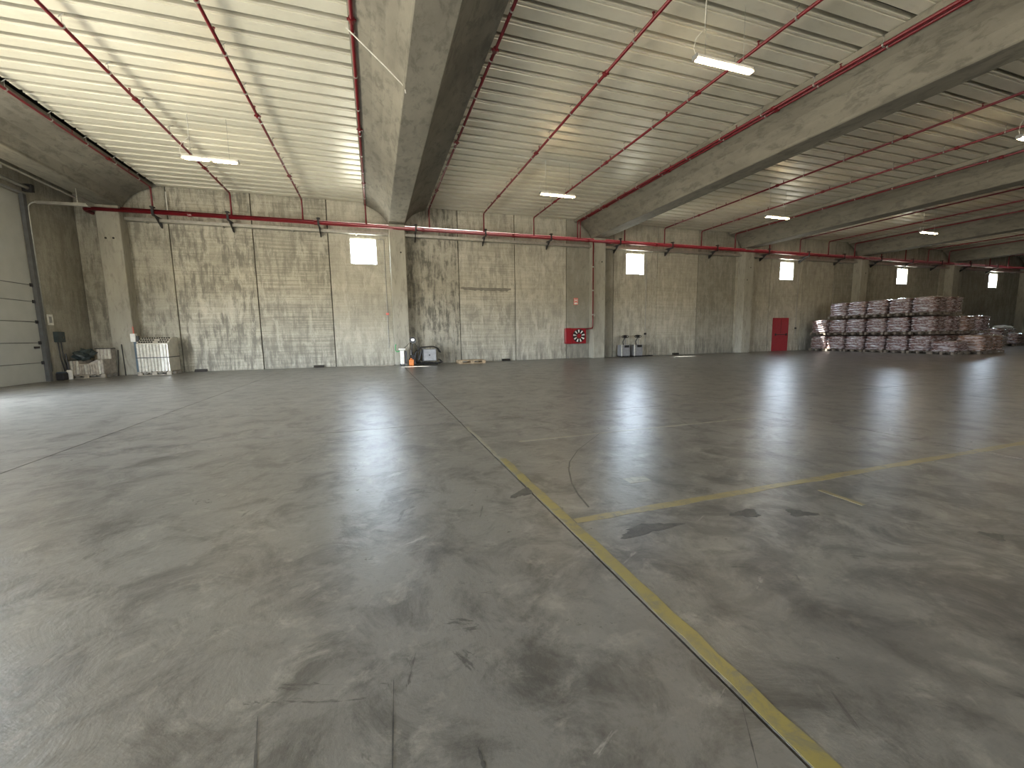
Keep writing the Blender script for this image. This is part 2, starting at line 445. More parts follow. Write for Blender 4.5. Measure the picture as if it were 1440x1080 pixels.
for i in range(-1, NB-1):
    o = link('concrete_column', colmesh, None, (beam_x(i), DW-.002, 0)); tag(o, CLB[i+1], 'column', 'columns along the far wall')
    spots = {-1: [(-.12, 4.85), (.1, 4.86)], 0: [(.12, 4.83)], 1: [(.12, 4.83)], 2: [(.1, 4.9), (-.12, 4.2)], 3: [(.1, 4.9)]}.get(i, [])
    for dx, dz in spots:
        link('bolt_hole', hole_mesh, o, (dx, -.503, dz))
# bearing ledge between beam and column reads as dark gap: rubber pad
# ---------------------------------------------------------------- sectional door in the left wall
d1 = empty('sectional_door', (XL, CD[1], 0), 'closed grey-white sectional loading door in the left wall', 'door')
zs = [0, .60, 1.22, 1.86, 2.48, 2.98]
for a, b in zip(zs, zs[1:]):
    MB().box(-.10, CD[0]-CD[1]+.02, a+.008, -.05, -.04, b-.008, .006).build('door_panel', M['doorpanel'], d1)
MB().box(-.10, CD[0]-CD[1]+.02, 2.99, -.06, -.04, 5.66, .006).build('upper_panel', M['doorpanel'], d1)
MB().box(-.15, CD[0]-CD[1]-.1, -.02, -.11, .1, 5.8).build('backing', M['dark'], d1)  # unseen sheet added to stop daylight leaking through the section gaps
MB().box(-.049, -.05, 0, .05, .08, 5.7).build('side_rail', M['bluepole2'], d1)
MB().box(.0, CD[0]-CD[1], 5.68, .05, .08, 5.73).build('head_rail', M['grey'], d1)
MB().tube([(.16, CD[0]-CD[1], 5.86), (.16, .2, 5.86)], .05, 10).build('spring_shaft', M['galv'], d1)
MB().box(.03, -.02, 5.76, .26, .10, 5.98).build('shaft_bracket', M['dark'], d1)
for z in zs[1:]:
    MB().box(-.048, -.14, z-.05, -.02, -.05, z+.05).build('hinge', M['dark'], d1)
MB().box(-.049, -.34, 1.05, -.01, -.16, 1.11).build('door_handle', M['dark'], d1)

# ---------------------------------------------------------------- floor markings
def strip(name, x0, y0, x1, y1, mat, seed, label, z=.0015):
    # ragged-edged painted strip
    rd = random.Random(seed); bm = MB(); L = max(x1-x0, y1-y0); n = max(2, int(L/.12)); along = 'X' if x1-x0 > y1-y0 else 'Y'
    A, B = [], []
    for i in range(n+1):
        t_ = i/n; j1, j2 = rd.uniform(-.008, .008), rd.uniform(-.008, .008)
        if along == 'Y':
            y_ = y0+(y1-y0)*t_; A.append(bm.bm.verts.new((x0+j1, y_, z))); B.append(bm.bm.verts.new((x1+j2, y_, z)))
        else:
            x_ = x0+(x1-x0)*t_; A.append(bm.bm.verts.new((x_, y1+j1, z))); B.append(bm.bm.verts.new((x_, y0+j2, z)))
    lo = [bm.bm.verts.new(v.co-Vector((0, 0, z))) for v in A], [bm.bm.verts.new(v.co-Vector((0, 0, z))) for v in B]
    for i in range(n):
        bm.bm.faces.new((A[i], A[i+1], B[i+1], B[i]))
        bm.bm.faces.new((A[i], lo[0][i], lo[0][i+1], A[i+1])); bm.bm.faces.new((B[i], B[i+1], lo[1][i+1], lo[1][i]))
    o = bm.build(name, mat, floor)
    if label: o['label'] = label
    return o
strip('painted_line', 1.095, -1.2, 1.165, 3.75, M['yellow'], 1, 'worn yellow line painted along the floor joint')
strip('painted_line', 1.085, 3.75, 1.125, 5.3, M['palepaint'], 2, 'pale rubbed-off end of the line along the floor joint')
strip('painted_line', 1.17, 2.24, 7.6, 2.31, M['ochre'], 3, 'worn yellow line branching off across the floor')
strip('painted_line', 1.5, 4.29, 5.05, 4.33, M['palepaint'], 4, 'faint pale line across the floor')
strip('painted_line', 3.12, 1.8, 3.16, 2.1, M['ochre'], 5, 'short faint ochre dash beside the branching line')
strip('painted_line', 1.9, 2.72, 2.1, 2.84, M['palepaint'], 6, 'small pale painted patch')

# tyre mark: thin dark arc and dark oil blots
def blot(cx, cy, rx, ry, ang, seed, label):
    rd = random.Random(seed); bm = MB(); n = 28; pts = []
    for i in range(n):
        a = 2*PI*i/n; k = 1+.28*math.sin(3*a+seed)+.18*rd.uniform(-1, 1)
        x, y_ = rx*k*math.cos(a), ry*k*math.sin(a)
        pts.append((cx+x*math.cos(ang)-y_*math.sin(ang), cy+x*math.sin(ang)+y_*math.cos(ang)))
    bm.prism(pts, .0, .0012, 'Z')
    o = bm.build('oil_stain', M['oil'], floor); o['label'] = label
t = NT('oil_on_concrete'); p = t.pos(); nn = t.noise(p, 12, 7, .75, None, 1)
M['oil'] = t.set(t.mix(t.ramp(nn, [(.4, 0), (.65, 1)]), (.035, .036, .038), (.085, .082, .075)), .42, None)
blot(1.55, 2.02, .20, .055, .05, 3, 'dark oval oil stain right of the yellow line')
blot(2.28, 1.98, .10, .05, -.1, 5, 'dark oil spot, middle of three')
blot(2.62, 1.86, .09, .05, -.5, 8, 'dark oil spot, right of three')
blot(3.35, 1.26, .05, .05, .2, 9, 'small black spot at the end of a drag mark')
blot(1.02, 2.85, .12, .05, .6, 12, 'small dark stain on the left of the yellow line')
pts = [(2.585, 4.342), (2.332, 4.105), (1.952, 3.745), (1.686, 3.407), (1.578, 3.204), (1.451, 2.893), (1.388, 2.661), (1.35, 2.428)]
bm = MB()
A = [bm.bm.verts.new((x, y_, .0012)) for x, y_ in pts]; B = [bm.bm.verts.new((x+.016, y_+.006, .0012)) for x, y_ in pts]
for i in range(len(pts)-1): bm.bm.faces.new((A[i], A[i+1], B[i+1], B[i]))
bm.build('tyre_mark', M['oil'], floor)['label'] = 'thin curved dark tyre mark'

def mark(p0, p1, w, label):
    bm = MB(); n = 14; rd = random.Random(int(p0[0]*1000)); A, B = [], []
    d = Vector((p1[0]-p0[0], p1[1]-p0[1], 0)); nn = Vector((-d.y, d.x, 0)).normalized()
    for i in range(n+1):
        c = Vector((p0[0], p0[1], .0012))+d*i/n; k = w*rd.uniform(.3, 1)*(.4+math.sin(PI*i/n))
        A.append(bm.bm.verts.new(c+nn*k)); B.append(bm.bm.verts.new(c-nn*k))
    for i in range(n): bm.bm.faces.new((A[i], A[i+1], B[i+1], B[i]))
    o = bm.build('scuff_mark', M['oil'], floor); o['label'] = label
mark((-.42, 1.38), (-.33, .93), .0045, 'thin dark scuff line, left of three in the foreground')
mark((.225, 1.05), (.23, .94), .0055, 'short dark scuff at the bottom of the photo')
mark((.0, 1.38), (-.02, 1.0), .0025, 'very thin scuff line, middle of the foreground')
mark((1.08, .92), (.93, .72), .0022, 'thin crack running from the yellow line to the lower edge')

# ---------------------------------------------------------------- sprinkler pipes
ZB = 6.68; YM = 18.52; ZM = 5.80
def branch_mesh(y0, rad=.032):
    e = .10
    pts = [(0, y0, ZB), (0, YM-e, ZB)] + arc((0, YM-e, ZB-e), e, PI/2, 0, 5)[1:] + [(0, YM, ZM+.03)]
    return MB().tube(pts, rad, 8).mesh('pipe', M['red'], True)
br_near = branch_mesh(YB+.2); br_far = branch_mesh(YB+.2)
hm = MB(); hm.tube([(0, 0, ZB+.03), (0, 0, ZD-.03)], .006, 5); hm.tube([(-.04, 0, ZD-.06), (0, 0, ZD-.025), (.04, 0, ZD+.01)], .010, 5)
hm.tube([(0, -.012, ZB), (0, .012, ZB)], .046, 10); hang_mesh = hm.mesh('hanger', M['galv'])
cm = MB(); cm.tube([(0, -.045, ZB), (0, .045, ZB)], .052, 10); cm.box(-.075, -.02, ZB-.012, .075, .02, ZB+.012); coup_mesh = cm.mesh('coupling', M['red'])
sm = MB(); sm.tube([(0, 0, ZB+.03), (0, 0, ZB+.075)], .016, 6); sm.tube([(0, 0, ZB+.10), (0, 0, ZB+.105)], .028, 10); sm.tube([(-.014, 0, ZB+.07), (-.014, 0, ZB+.1)], .004, 4); sm.tube([(.014, 0, ZB+.07), (.014, 0, ZB+.1)], .004, 4)
spr_mesh = sm.mesh('sprinkler_head', M['red'])
BAYN = ['bay over the tall ribbed load', 'bay over the empty pallet', 'bay right of the hose cabinet', 'bay with the red door', 'bay over the sack stacks', 'bay beyond the sack stacks', 'far dim bay', 'farthest bay']
SUB = ['first', 'second', 'third', 'fourth']
for b in range(-1, 5):
    offs = [1.37, 3.80, 6.22, 8.58]
    for j, of in enumerate(offs):
        X = beam_x(b)+of
        if b == 0 and j == 3: xsl = [(X-.07, 'left one of the twin red sprinkler pipes along the concrete beam'), (X+.07, 'right one of the twin red sprinkler pipes along the concrete beam')]
        else: xsl = [(X, 'red roof pipe, %s from the left in the %s' % (SUB[j], BAYN[b+1]))]
        for X_, lb in xsl:
            root = empty('sprinkler_pipe', (X_, 0, 0), lb, 'pipe', 'red sprinkler branch pipes under the roof deck')
            link('pipe', br_near, root)
            if b <= 1:
                yy = 17.75
                k = 0
                while yy > 2.5:
                    link('hanger', hang_mesh, root, (0, yy, 0))
                    if k % 2 == 0: link('sprinkler_head', spr_mesh, root, (0, yy-.55, 0))
                    if k % 3 == 1: link('coupling', coup_mesh, root, (0, yy-.3, 0))
                    yy -= 3*P_; k += 1
main = empty('main_pipe', (0, YM, ZM), 'thick red sprinkler main running along the far wall', 'pipe')
MB().tube([(-9.15, 0, 0), (60, 0, 0)], .062, 12).build('pipe', M['red'], main, smooth=True)
MB().tube([(-9.15, 0, 0), (-9.25, .03, -.02), (-9.28, .14, -.03), (-9.28, .50, -.03)], .062, 10).build('end_elbow', M['red'], main)
for x in [-6.2, -2.0, 2.2, 6.3, 10.2, 14.2, 18.2, 22.2, 26.2, 30.2]:
    MB().tube([(x-.06, 0, 0), (x+.06, 0, 0)], .078, 12).build('coupling', M['red'], main)
sec = empty('return_pipe', (0, YM+.12, ZM+.115), 'thin red pipe running just above the thick red main', 'pipe')
MB().tube([(-8.3, 0, 0), (60, 0, 0)], .026, 8).build('pipe', M['red'], sec, smooth=True)
bk = MB(); bk.box(-.025, -.10, -.13, .025, .56, -.07); bk.box(-.035, -.10, -.10, .035, -.075, .20); bk.prism([(.10, -.13), (.56, -.13), (.56, -.42), (.52, -.42)], -.02, .02, 'X')
bk.box(-.06, -.12, .15, .06, .02, .19)
bkm = bk.mesh('pipe_bracket', M['dark'])
BX = [-7.3, -5.0, -1.9, 1.9, 4.98, 8.2, 12.0, 15.2, 18.2, 22.0, 25.2, 28.3, 31.8, 35, 38.2, 41.6, 45]
for x in BX: link('pipe_bracket', bkm, main, (x, 0, 0))

# cable trays between the columns
TL = ['galvanised cable tray under the main pipe, left of the first window column', 'galvanised cable tray under the main pipe between the stacker truck and the hose cabinet', 'galvanised cable tray under the main pipe above the second window',
      'galvanised cable tray under the main pipe above the third window', 'galvanised cable tray under the main pipe above the fourth window', 'galvanised cable tray under the main pipe above the fifth window']
for n_, i in enumerate(range(-1, 5)):
    a, b = beam_x(i)+.36, beam_x(i+1)-.36
    ty = MB(); ty.box(a, DW-.26, 5.56, b, DW-.03, 5.57); ty.box(a, DW-.26, 5.57, b, DW-.252, 5.67); ty.box(a, DW-.04, 5.57, b, DW-.03, 5.67)
    x = a+.6
    o = ty.build('cable_tray', M['galv']); tag(o, TL[n_], 'cable tray', 'cable trays under the main pipe')
    while x < b:
        MB().box(x-.02, DW-.255, 5.52, x+.02, DW-.008, 5.56).build('support_arm', M['galv'], o); x += 2.4
    for q in range(3):
        MB().tube([(a+.02, DW-.20+.05*q, 5.585), (b-.02, DW-.20+.05*q, 5.585)], .012, 6).build('cable', M['cable'], o)

# ---------------------------------------------------------------- hanging lamps
lb1 = MB().box(-.62, -.055, .0, .62, .055, .05, .008).mesh('housing', M['white'])
ld1 = MB().box(-.60, -.05, -.035, .60, .05, 0, .012).mesh('diffuser', M['lamp'])
ldh = MB().box(-.265, -.045, -.035, .265, .045, 0, .012).mesh('diffuser', M['lamp'])
def lamp(x, y_, z, label, twin=False, wires=True):
    root = empty('hanging_lamp', (x, y_, z), label, 'lamp', 'hanging tube lamps')
    link('housing', lb1, root)
    if twin:
        link('diffuser', ldh, root, (-.31, 0, 0)); link('diffuser', ldh, root, (.31, 0, 0))
    else: link('diffuser', ld1, root)
    link('end_cap', MB().box(.62, -.055, -.035, .64, .055, .05).mesh('end_cap', M['grey']), root)
    link('end_cap', MB().box(-.64, -.055, -.035, -.62, .055, .05).mesh('end_cap', M['grey']), root)
    if wires:
        for s_ in (-.42, .42):
            MB().tube([(s_, 0, .05), (s_, 0, ZD-z)], .0045, 5).build('wire', M['galv'], root)
        MB().tube([(-.6, 0, .04), (-.66, 0, .14), (-.62, 0, .3), (-.44, 0, .5), (-.43, 0, ZD-z)], .005, 5).build('cord', M['white'], root)
LL = {(-1, 0): 'hanging lamp in the left bay, its tube in two lit halves', (0, 0): 'lit hanging lamp over the floor in front of the hose cabinet', (0, 1): 'large near lit hanging lamp, closest to the photographer',
      (1, 0): 'lit hanging lamp in front of the third window bay', (1, 1): 'lit hanging lamp at the right edge of the photo', (2, 0): 'small far lit hanging lamp above the sack stacks'}
for b in range(-1, 4):
    for row, y_ in enumerate((13.0, 6.13, -.75, -7.6)):
        if b == -1 and row == 1: pass
        lb = LL.get((b, row))
        if lb is None:
            if row < 2 and b < 3: lb = 'hanging lamp in the left bay, the near one out of the photo' if b == -1 else 'hanging lamp in the dim bay over the sacks, the near one out of the photo'
            elif b == 3: 
                if row > 1: continue
                lb = 'hanging lamp in the dark bay beyond the sack stacks, %s row' % ('far' if row == 0 else 'near')
            else: lb = 'hanging lamp behind the photographer, bay %s row %s' % (['left', 'middle', 'right', 'far right'][b+1], ['', '', 'near', 'rear'][row])
        lamp(beam_x(b)+4.9, y_, 5.83, lb, twin=(b == -1))
lamp(-8.55, 13.0, 5.25, 'lit lamp at the left edge of the photo under the left beam', wires=False)
# its short stems reach the beam soffit
st = MB(); st.tube([(-8.9, 13.0, 5.30), (-8.9, 13.0, 6.0)], .008, 6); st.tube([(-8.5, 13.0, 5.30), (-8.5, 13.0, 6.0)], .008, 6)
tag(st.build('lamp_stem', M['galv']), 'pair of thin stems carrying the lamp under the left beam', 'bracket')

# ---------------------------------------------------------------- wrapped sack pallets
def superloop(w, d, n=36, e=7):
    out = []
    for i in range(n):
        a = 2*PI*(i+.5)/n; c, s_ = math.cos(a), math.sin(a)
        k = (abs(c)**e+abs(s_)**e)**(-1/e); out.append((c*k*w/2, s_*k*d/2))
    return out
def load_mesh(w, d, h, layers, seed, mat, lean=0):
    bm = bmesh.new(); rings = []; rd = random.Random(seed); N = 40
    lp = superloop(w, d, N)
    offs = [(rd.uniform(-.02, .02), rd.uniform(-.02, .02)) for _ in range(layers)]
    for l in range(layers):
        for q, (fz, b_) in enumerate(((0.02, -.045), (.25, .0), (.5, .018), (.75, .0), (.98, -.035))):
            z = (l+fz)/layers*h; ring = []
            shrink = -.05 if (l == layers-1 and q >= 3) else 0
            if l == layers-1 and q == 4: shrink = -.13
            for i, (x, y_) in enumerate(lp):
                nz = noise.noise(Vector((x*3+seed*7, y_*3, z*4)))*.028 + noise.noise(Vector((x*9+seed*3, y_*9, z*6)))*.014
                rr_ = math.hypot(x, y_); k = 1+(b_+shrink+nz)/rr_
                ring.append(bm.verts.new((x*k+offs[l][0]+lean*z, y_*k+offs[l][1], z + (noise.noise(Vector((x*2, y_*2, seed)))*.03 if l else 0))))
            rings.append(ring)
    for a, b in zip(rings, rings[1:]):
        for i in range(N): bm.faces.new((a[i], a[(i+1) % N], b[(i+1) % N], b[i]))
    bm.faces.new(rings[0][::-1])
    top = rings[-1]; cz = h*1.0
    prev = top
    for f_ in (.75, .45, .18):
        ring = [bm.verts.new((v.co.x*f_, v.co.y*f_, cz+.02+noise.noise(Vector((v.co.x*f_*4, v.co.y*f_*4, seed)))*.03)) for v in top]
        for i in range(N): bm.faces.new((prev[i], prev[(i+1) % N], ring[(i+1) % N], ring[i]))
        prev = ring
    bm.faces.new(prev)
    bmesh.ops.recalc_face_normals(bm, faces=bm.faces)
    me = bpy.data.meshes.new('sack_stack'); bm.to_mesh(me); bm.free(); me.materials.append(mat)
    for p in me.polygons: p.use_smooth = True
    return me
def pallet_mesh(w, d, mat, name='pallet'):
    mb = MB()
    for i in range(7):
        x = -w/2+.05+(w-.1)*i/6; mb.box(x-.05, -d/2, .11, x+.05, d/2, .132)
    for y_ in (-d/2+.05, 0, d/2-.05):
        mb.box(-w/2, y_-.05, .09, w/2, y_+.05, .11)
        for x in (-w/2+.07, 0, w/2-.07): mb.box(x-.07, y_-.05, .02, x+.07, y_+.05, .09)
        mb.box(-w/2, y_-.05, 0, w/2, y_+.05, .02)
    return mb.mesh(name, mat)
# pallets lie with their 1.2 m along X and 0.92 m along Y
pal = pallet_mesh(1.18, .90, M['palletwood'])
loads = [load_mesh(1.14, .90, .765, 6, s_, M['wrapA']) for s_ in (1, 2, 3, 4, 5)]
loadsB = [load_mesh(1.14, .90, .765, 6, s_, M['wrapB']) for s_ in (6, 7)]
low = load_mesh(1.16, .92, .50, 4, 11, M['wrapA']); mid = load_mesh(1.16, .92, .74, 5, 12, M['wrapB'])
ORD = ['at the wall end', 'second from the wall end', 'third from the wall end', 'fourth from the wall end', 'fifth from the wall end', 'at the near end']
TIER = ['bottom', 'middle', 'top']
COLN = ['front row', 'second row', 'third row', 'fourth row']
def wrapped(x, y_, z, me, label, rz=0, grp='film-wrapped pallets of sacks', p=pal):
    root = empty('wrapped_pallet_load', (x, y_, z), label, 'pallet load', grp, rz)
    link('pallet', p, root); o = link('sack_stack', me, root, (0, 0, .135)); return root
rows = [18.0, 17.02, 16.03, 15.04, 14.06, 13.05]
rd = random.Random(4)
for ci, X in enumerate((26.35, 27.62, 28.9, 30.18)):
    for ri, Y in enumerate(rows):
        tiers = 3 if ri >= 1 else 2
        if ci >= 1 and ri == 0: tiers = 2
        if ci >= 2: tiers = 2
        if ci == 3 and ri < 4: continue
        for k in range(tiers):
            if k == 2 and ci == 1 and ri < 3: pass
            me = rd.choice(loads if ci == 0 else loads[:2]+loadsB)
            lb = 'film-wrapped sack pallet, %s layer, %s, %s' % (TIER[k], COLN[ci], ORD[ri])
            wrapped(X+rd.uniform(-.04, .04), Y+rd.uniform(-.02, .02), k*.955, me, lb, rd.uniform(-.02, .02), 'stacked film-wrapped sack pallets')
wrapped(25.95, 11.95, 0, low, 'low half-height wrapped sack pallet at the near corner of the stacks')
wrapped(27.5, 11.75, 0, mid, 'wrapped brown sack pallet right of the low half-height one', .03)
wrapped(28.85, 11.95, 0, mid, 'wrapped brown sack pallet, last on the right of the near side', -.03)
big = load_mesh(1.4, 1.15, 1.05, 5, 21, M['wrapA']); mid2 = load_mesh(1.4, 1.15, .72, 4, 22, M['wrapA'])
wrapped(38.3, 15.6, 0, big, 'tall wrapped sack pallet right of the big stacks, apart from them', .1)
wrapped(41.3, 15.9, 0, mid2, 'low wrapped sack pallet at the right edge of the photo')
wrapped(39.8, 17.2, 0, big, 'wrapped sack pallet behind, between the two at the right edge', .1)
wrapped(35.6, 16.6, 0, mid2, 'wrapped sack pallet in shade just right of the big stacks', .1)
wrapped(43.6, 17.3, 0, big, 'wrapped sack pallet at the very right, crumpled white film on it', .1)
# crumpled film and red cover on top
bm = bmesh.new(); bmesh.ops.create_icosphere(bm, subdivisions=3, radius=.5)
for v in bm.verts:
    v.co = Vector((v.co.x*1.2, v.co.y*.9, max(-.02, v.co.z*.35)))*(1+.35*noise.noise(v.co*5))
me = bpy.data.meshes.new('film'); bm.to_mesh(me); bm.free(); me.materials.append(M['white'])
tag(link('crumpled_film', me, None, (43.5, 17.2, 1.23)), 'crumpled white plastic film lying on a sack pallet', 'plastic film')
mb = MB().box(-.6, -.4, 0, .6, .4, .16, .05); mb.box(-.5, -.3, .16, .45, .3, .24, .03)
tag(mb.build('red_cover', M['redbox'], None, (39.9, 17.2, 1.22)), 'dark red folded cover lying on a sack pallet', 'cover')
# long strip of stretch film hanging over the wall-end stack
bm = MB(); ptsA = []
for i in range(13):
    t_ = i/12; z = 1.86-1.45*t_; y_ = 18.30-.75*t_
    wd = .34*(1-t_)+.12
    ptsA.append(((25.70-.02*math.sin(i*1.7), y_-wd/2, z), (25.69-.03*math.cos(i*1.3), y_+wd/2, z)))
V = [(bm.bm.verts.new(a), bm.bm.verts.new(b)) for a, b in ptsA]; V2 = [(bm.bm.verts.new((a[0]-.012, a[1], a[2])), bm.bm.verts.new((b[0]-.012, b[1], b[2]))) for a, b in ptsA]
for i in range(12):
    bm.bm.faces.new((V[i][0], V[i][1], V[i+1][1], V[i+1][0])); bm.bm.faces.new((V2[i][0], V2[i+1][0], V2[i+1][1], V2[i][1]))
    bm.bm.faces.new((V[i][0], V[i+1][0], V2[i+1][0], V2[i][0])); bm.bm.faces.new((V[i][1], V2[i][1], V2[i+1][1], V[i+1][1]))

# ---------------------------------------------------------------- left corner objects
# ribbed white pallet load
r0 = empty('ribbed_pallet_load', (-7.60, 18.45, 0), 'tall strapped pallet load of ribbed white hollow sections beside the left column', 'pallet load')
link('pallet', pallet_mesh(1.0, .9, M['greywood']), r0)
bd = MB(); bd.prism([(-.42, .135), (.42, .135), (.42, 1.36), (.02, 1.36), (-.42, 1.12)], -.46, .46, 'X'); bd.build('core', M['film'], r0)
for k in range(9):
    x = -.44+.098*k+.03
    MB().tube([(x, -.43, .14), (x, -.43, 1.11)], .046, 8).build('rib', M['dirtywhite'] if k < 7 else M['white'], r0)
hd_ = MB().tube([(0, 0, 0), (0, -.014, .026)], .028, 8).mesh('hole', M['hole'])
for row_ in range(3):
    for k in range(12):
        if k in (6, 7) and row_ != 2: continue
        tt = .22+.30*row_; link('hole', hd_, r0, (-.40+.072*k, -.42+.44*tt, 1.12+.24*tt))
MB().box(-.475, -.485, .62, .475, .44, .65).build('strap', M['black'], r0)
MB().box(-.49, -.30, .14, -.462, -.1, 1.2).build('corner_board', M['white'], r0)
# low broken ribbed load
r1 = empty('low_ribbed_pallet_load', (-9.345, 18.05, 0), 'low dusty pallet load of broken ribbed sections in the left corner', 'pallet load')
link('pallet', pallet_mesh(1.1, .8, M['greywood']), r1); r1.scale = (.90, 1, 1)
MB().prism([(-.52, .135), (.52, .135), (.52, .62), (.30, .60), (.05, .48), (-.2, .50), (-.22, .60), (-.52, .60)], -.36, .38, 'Y').build('core', M['bluewhite'], r1)
rd = random.Random(3)
for k in range(13):
    x = -.50+.083*k; top = .60 if k < 4 else (.46 if k < 8 else .44+.045*(k-8))
    MB().tube([(x, -.37, .14), (x+rd.uniform(-.01, .01), -.37, top)], .036, 7).build('rib', M['dirtywhite'] if k in (1, 3, 6, 11) else M['bluewhite'], r1)
MB().box(-.52, -.4, .605, -.2, .1, .62).build('cover_board', M['dark'], r1)
# teal machine parts heap
bm = bmesh.new(); bmesh.ops.create_icosphere(bm, subdivisions=3, radius=.22)
for v in bm.verts: v.co = Vector((v.co.x*1.3, v.co.y*.9, v.co.z*.85))*(1+.6*noise.noise(v.co*9))
me = bpy.data.meshes.new('tarp'); bm.to_mesh(me); bm.free(); me.materials.append(M['teal'])
tag(link('bundled_tarpaulin', me, None, (-9.50, 18.0, .80)), 'crumpled dark teal tarpaulin lying on the low ribbed load', 'tarpaulin')
r2_ = empty('ribbed_block', (-9.08, 18.3, .625), 'small ribbed white block on the low load, right of the teal tarpaulin', 'block')
MB().box(-.20, -.1, 0, .20, .15, .36).build('core', M['bluewhite'], r2_)
for k in range(4): MB().tube([(-.15+.1*k, -.10, .0), (-.15+.1*k, -.10, .34)], .034, 7).build('rib', M['dirtywhite'], r2_)
MB().box(-.22, -.14, .35, .22, .16, .375).build('lid', M['dark'], r2_)
# leaning rods by the column
for k, (x, tz, dx, lb) in enumerate(((-8.79, .92, -.05, 'left one of two thin dark rods leaning on the left column'), (-8.58, 1.12, -.14, 'right one of two thin dark rods leaning on the left column'))):
    tag(MB().tube([(x, 18.30, 0), (x+dx, 18.56, tz)], .016, 6).build('leaning_rod', M['dark']), lb, 'rod')
# blue-grey pole with white device right of the left column
pr = empty('blue_pole', (-8.27, 18.50, 0), 'blue-grey pole with a white box on it, right of the left column', 'pole')
MB().box(-.04, -.05, 0, .04, .05, 1.2).build('pole', M['bluepole'], pr)
MB().box(.042, -.03, 0, .075, .03, .9).build('cable_duct', M['black'], pr)
MB().box(-.10, -.10, 1.2, .05, .05, 1.50, .01).build('box', M['white'], pr)
MB().box(.052, -.06, 1.24, .13, .03, 1.42, .01).build('valve', M['dark'], pr)
MB().tube([(-.02, -.02, 1.5), (-.02, -.02, 1.75)], .02, 8).build('spout', M['exitpink'], pr)
# wall sign, control box, cables
sg = empty('wall_sign', (XL+.004, 17.25, 1.95), 'small white notice on the left wall beside the door', 'sign')
MB().box(0, -.12, -.17, .012, .12, .17).build('plate', M['white'], sg)
MB().box(.012, -.06, -.10, .015, .06, .10).build('print', M['grey'], sg)
cb = empty('door_control_box', (XL+.002, 17.45, 1.40), 'dark door control box with cables on the left wall', 'control box')
MB().box(0, -.17, -.17, .12, .17, .17, .012).build('body', M['teal'], cb)
MB().tube([(.12, .02, -.02), (.15, .02, -.02)], .035, 8).build('switch', M['chrome'], cb)
for k in (-.08, .06):
    MB().tube([(.05, k, -.17), (.05, k+.02, -.7), (.06, k+.12, -1.15), (.08, k+.16, -1.36)], .015, 6).build('cable', M['cable'], cb)
bt = empty('white_canister', (-9.70, 17.50, 0), 'small white canister with a dark stick in it, by the left wall', 'canister')
MB().tube([(0, 0, 0), (0, 0, .02), (0, 0, .27), (0, 0, .31)], [.07, .08, .08, .045], 12).build('body', M['white'], bt)
MB().tube([(.0, 0, .31), (-.06, .05, .85)], .022, 6).build('stick', M['black'], bt)
tk = empty('floor_cable_box', (-9.74, 17.22, 0), 'small dark box on the floor under the door control cables', 'box')
MB().box(-.1, -.12, 0, .1, .12, .24, .02).build('body', M['dark'], tk); MB().box(-.08, -.10, .24, .08, .10, .27).build('lid', M['bluepole'], tk)
# conduit and arm on the left wall
cd = empty('conduit_arm', (XL+.03, 16.98, 0), 'galvanised conduit rising by the door and turning towards the left beam', 'conduit')
MB().tube([(0, 0, .3), (0, 0, 5.3)]+[(.2-.2*math.cos(a), 0, 5.3+.2*math.sin(a)) for a in (.4, .8, 1.2, PI/2)], .022, 8).build('conduit', M['galv'], cd, smooth=True)
MB().prism([(.20, 5.46), (1.50, 5.46), (1.42, 5.56), (.20, 5.53)], -.05, .05, 'Y').build('arm', M['galv'], cd)
MB().tube([(1.2, 0, 5.55), (1.2, 0, 6.0)], .012, 6).build('stem', M['galv'], cd)
# conduit below beam 0's left edge
tag(MB().tube([(-9.08, 2, 5.93), (-9.08, 17.9, 5.93)], .035, 8).build('beam_conduit', M['galv']), 'galvanised conduit running along the lower left edge of the left beam', 'conduit')
for z0, z1, x in ((5.88, 6.68, -7.05),):
    tag(MB().tube([(x, DW-.12, z0), (x, DW-.12, z1)], .022, 8).build('drain_pipe', M['white']), 'short white vertical pipe above the main pipe by the left beam', 'pipe')

# ---------------------------------------------------------------- dark vents at the wall foot
for x, lb in ((-6.55, 'dark drain wedge at the wall foot right of the tall ribbed load'), (-2.32, 'dark drain wedge at the wall foot below the joint left of the first window'), (6.02, 'dark drain wedge at the wall foot right of the empty pallet'), (16.1, 'dark drain wedge at the wall foot near the second sun patch')):
    mb = MB().prism([(DW-.12, 0), (DW-.001, 0), (DW-.001, .10), (DW-.08, .09)], x-.2, x+.2, 'X'); tag(mb.build('drain_wedge', M['black']), lb, 'drain')

# ---------------------------------------------------------------- items by the middle column
s1 = empty('stacker_truck', (1.08, 18.25, 0), 'white and green pedestrian stacker truck in front of the middle column', 'truck')
MB().box(-.09, -.12, .06, .09, .12, .66, .03).build('body', M['white'], s1)
MB().box(-.14, -.13, .66, .14, .13, .74, .02).build('top_cover', M['white'], s1)['label'] = 'pale green-white top cover'
MB().tube([(-.10, 0, .64), (-.20, 0, .60), (-.27, 0, .66), (-.27, 0, .82), (-.24, 0, .92)], .022, 8).build('handle', M['green'], s1)
MB().tube([(.08, 0, .74), (.20, -.02, .84), (.30, -.02, .95)], .012, 6).build('lever', M['dark'], s1)
MB().box(.10, -.05, .08, .20, .14, .62, .02).build('mast', M['black'], s1)
for k in (-.07, .07): MB().tube([(k, -.04, .05), (k, .04, .05)], .05, 10).build('wheel', M['black'], s1)
s2 = empty('orange_container', (1.45, 18.20, 0), 'orange plastic container beside the white stacker truck', 'container')
MB().box(-.10, -.10, 0, .10, .10, .26, .02).build('body', M['orange'], s2); MB().tube([(0, 0, .26), (0, 0, .31)], .04, 10).build('cap', M['orange'], s2)
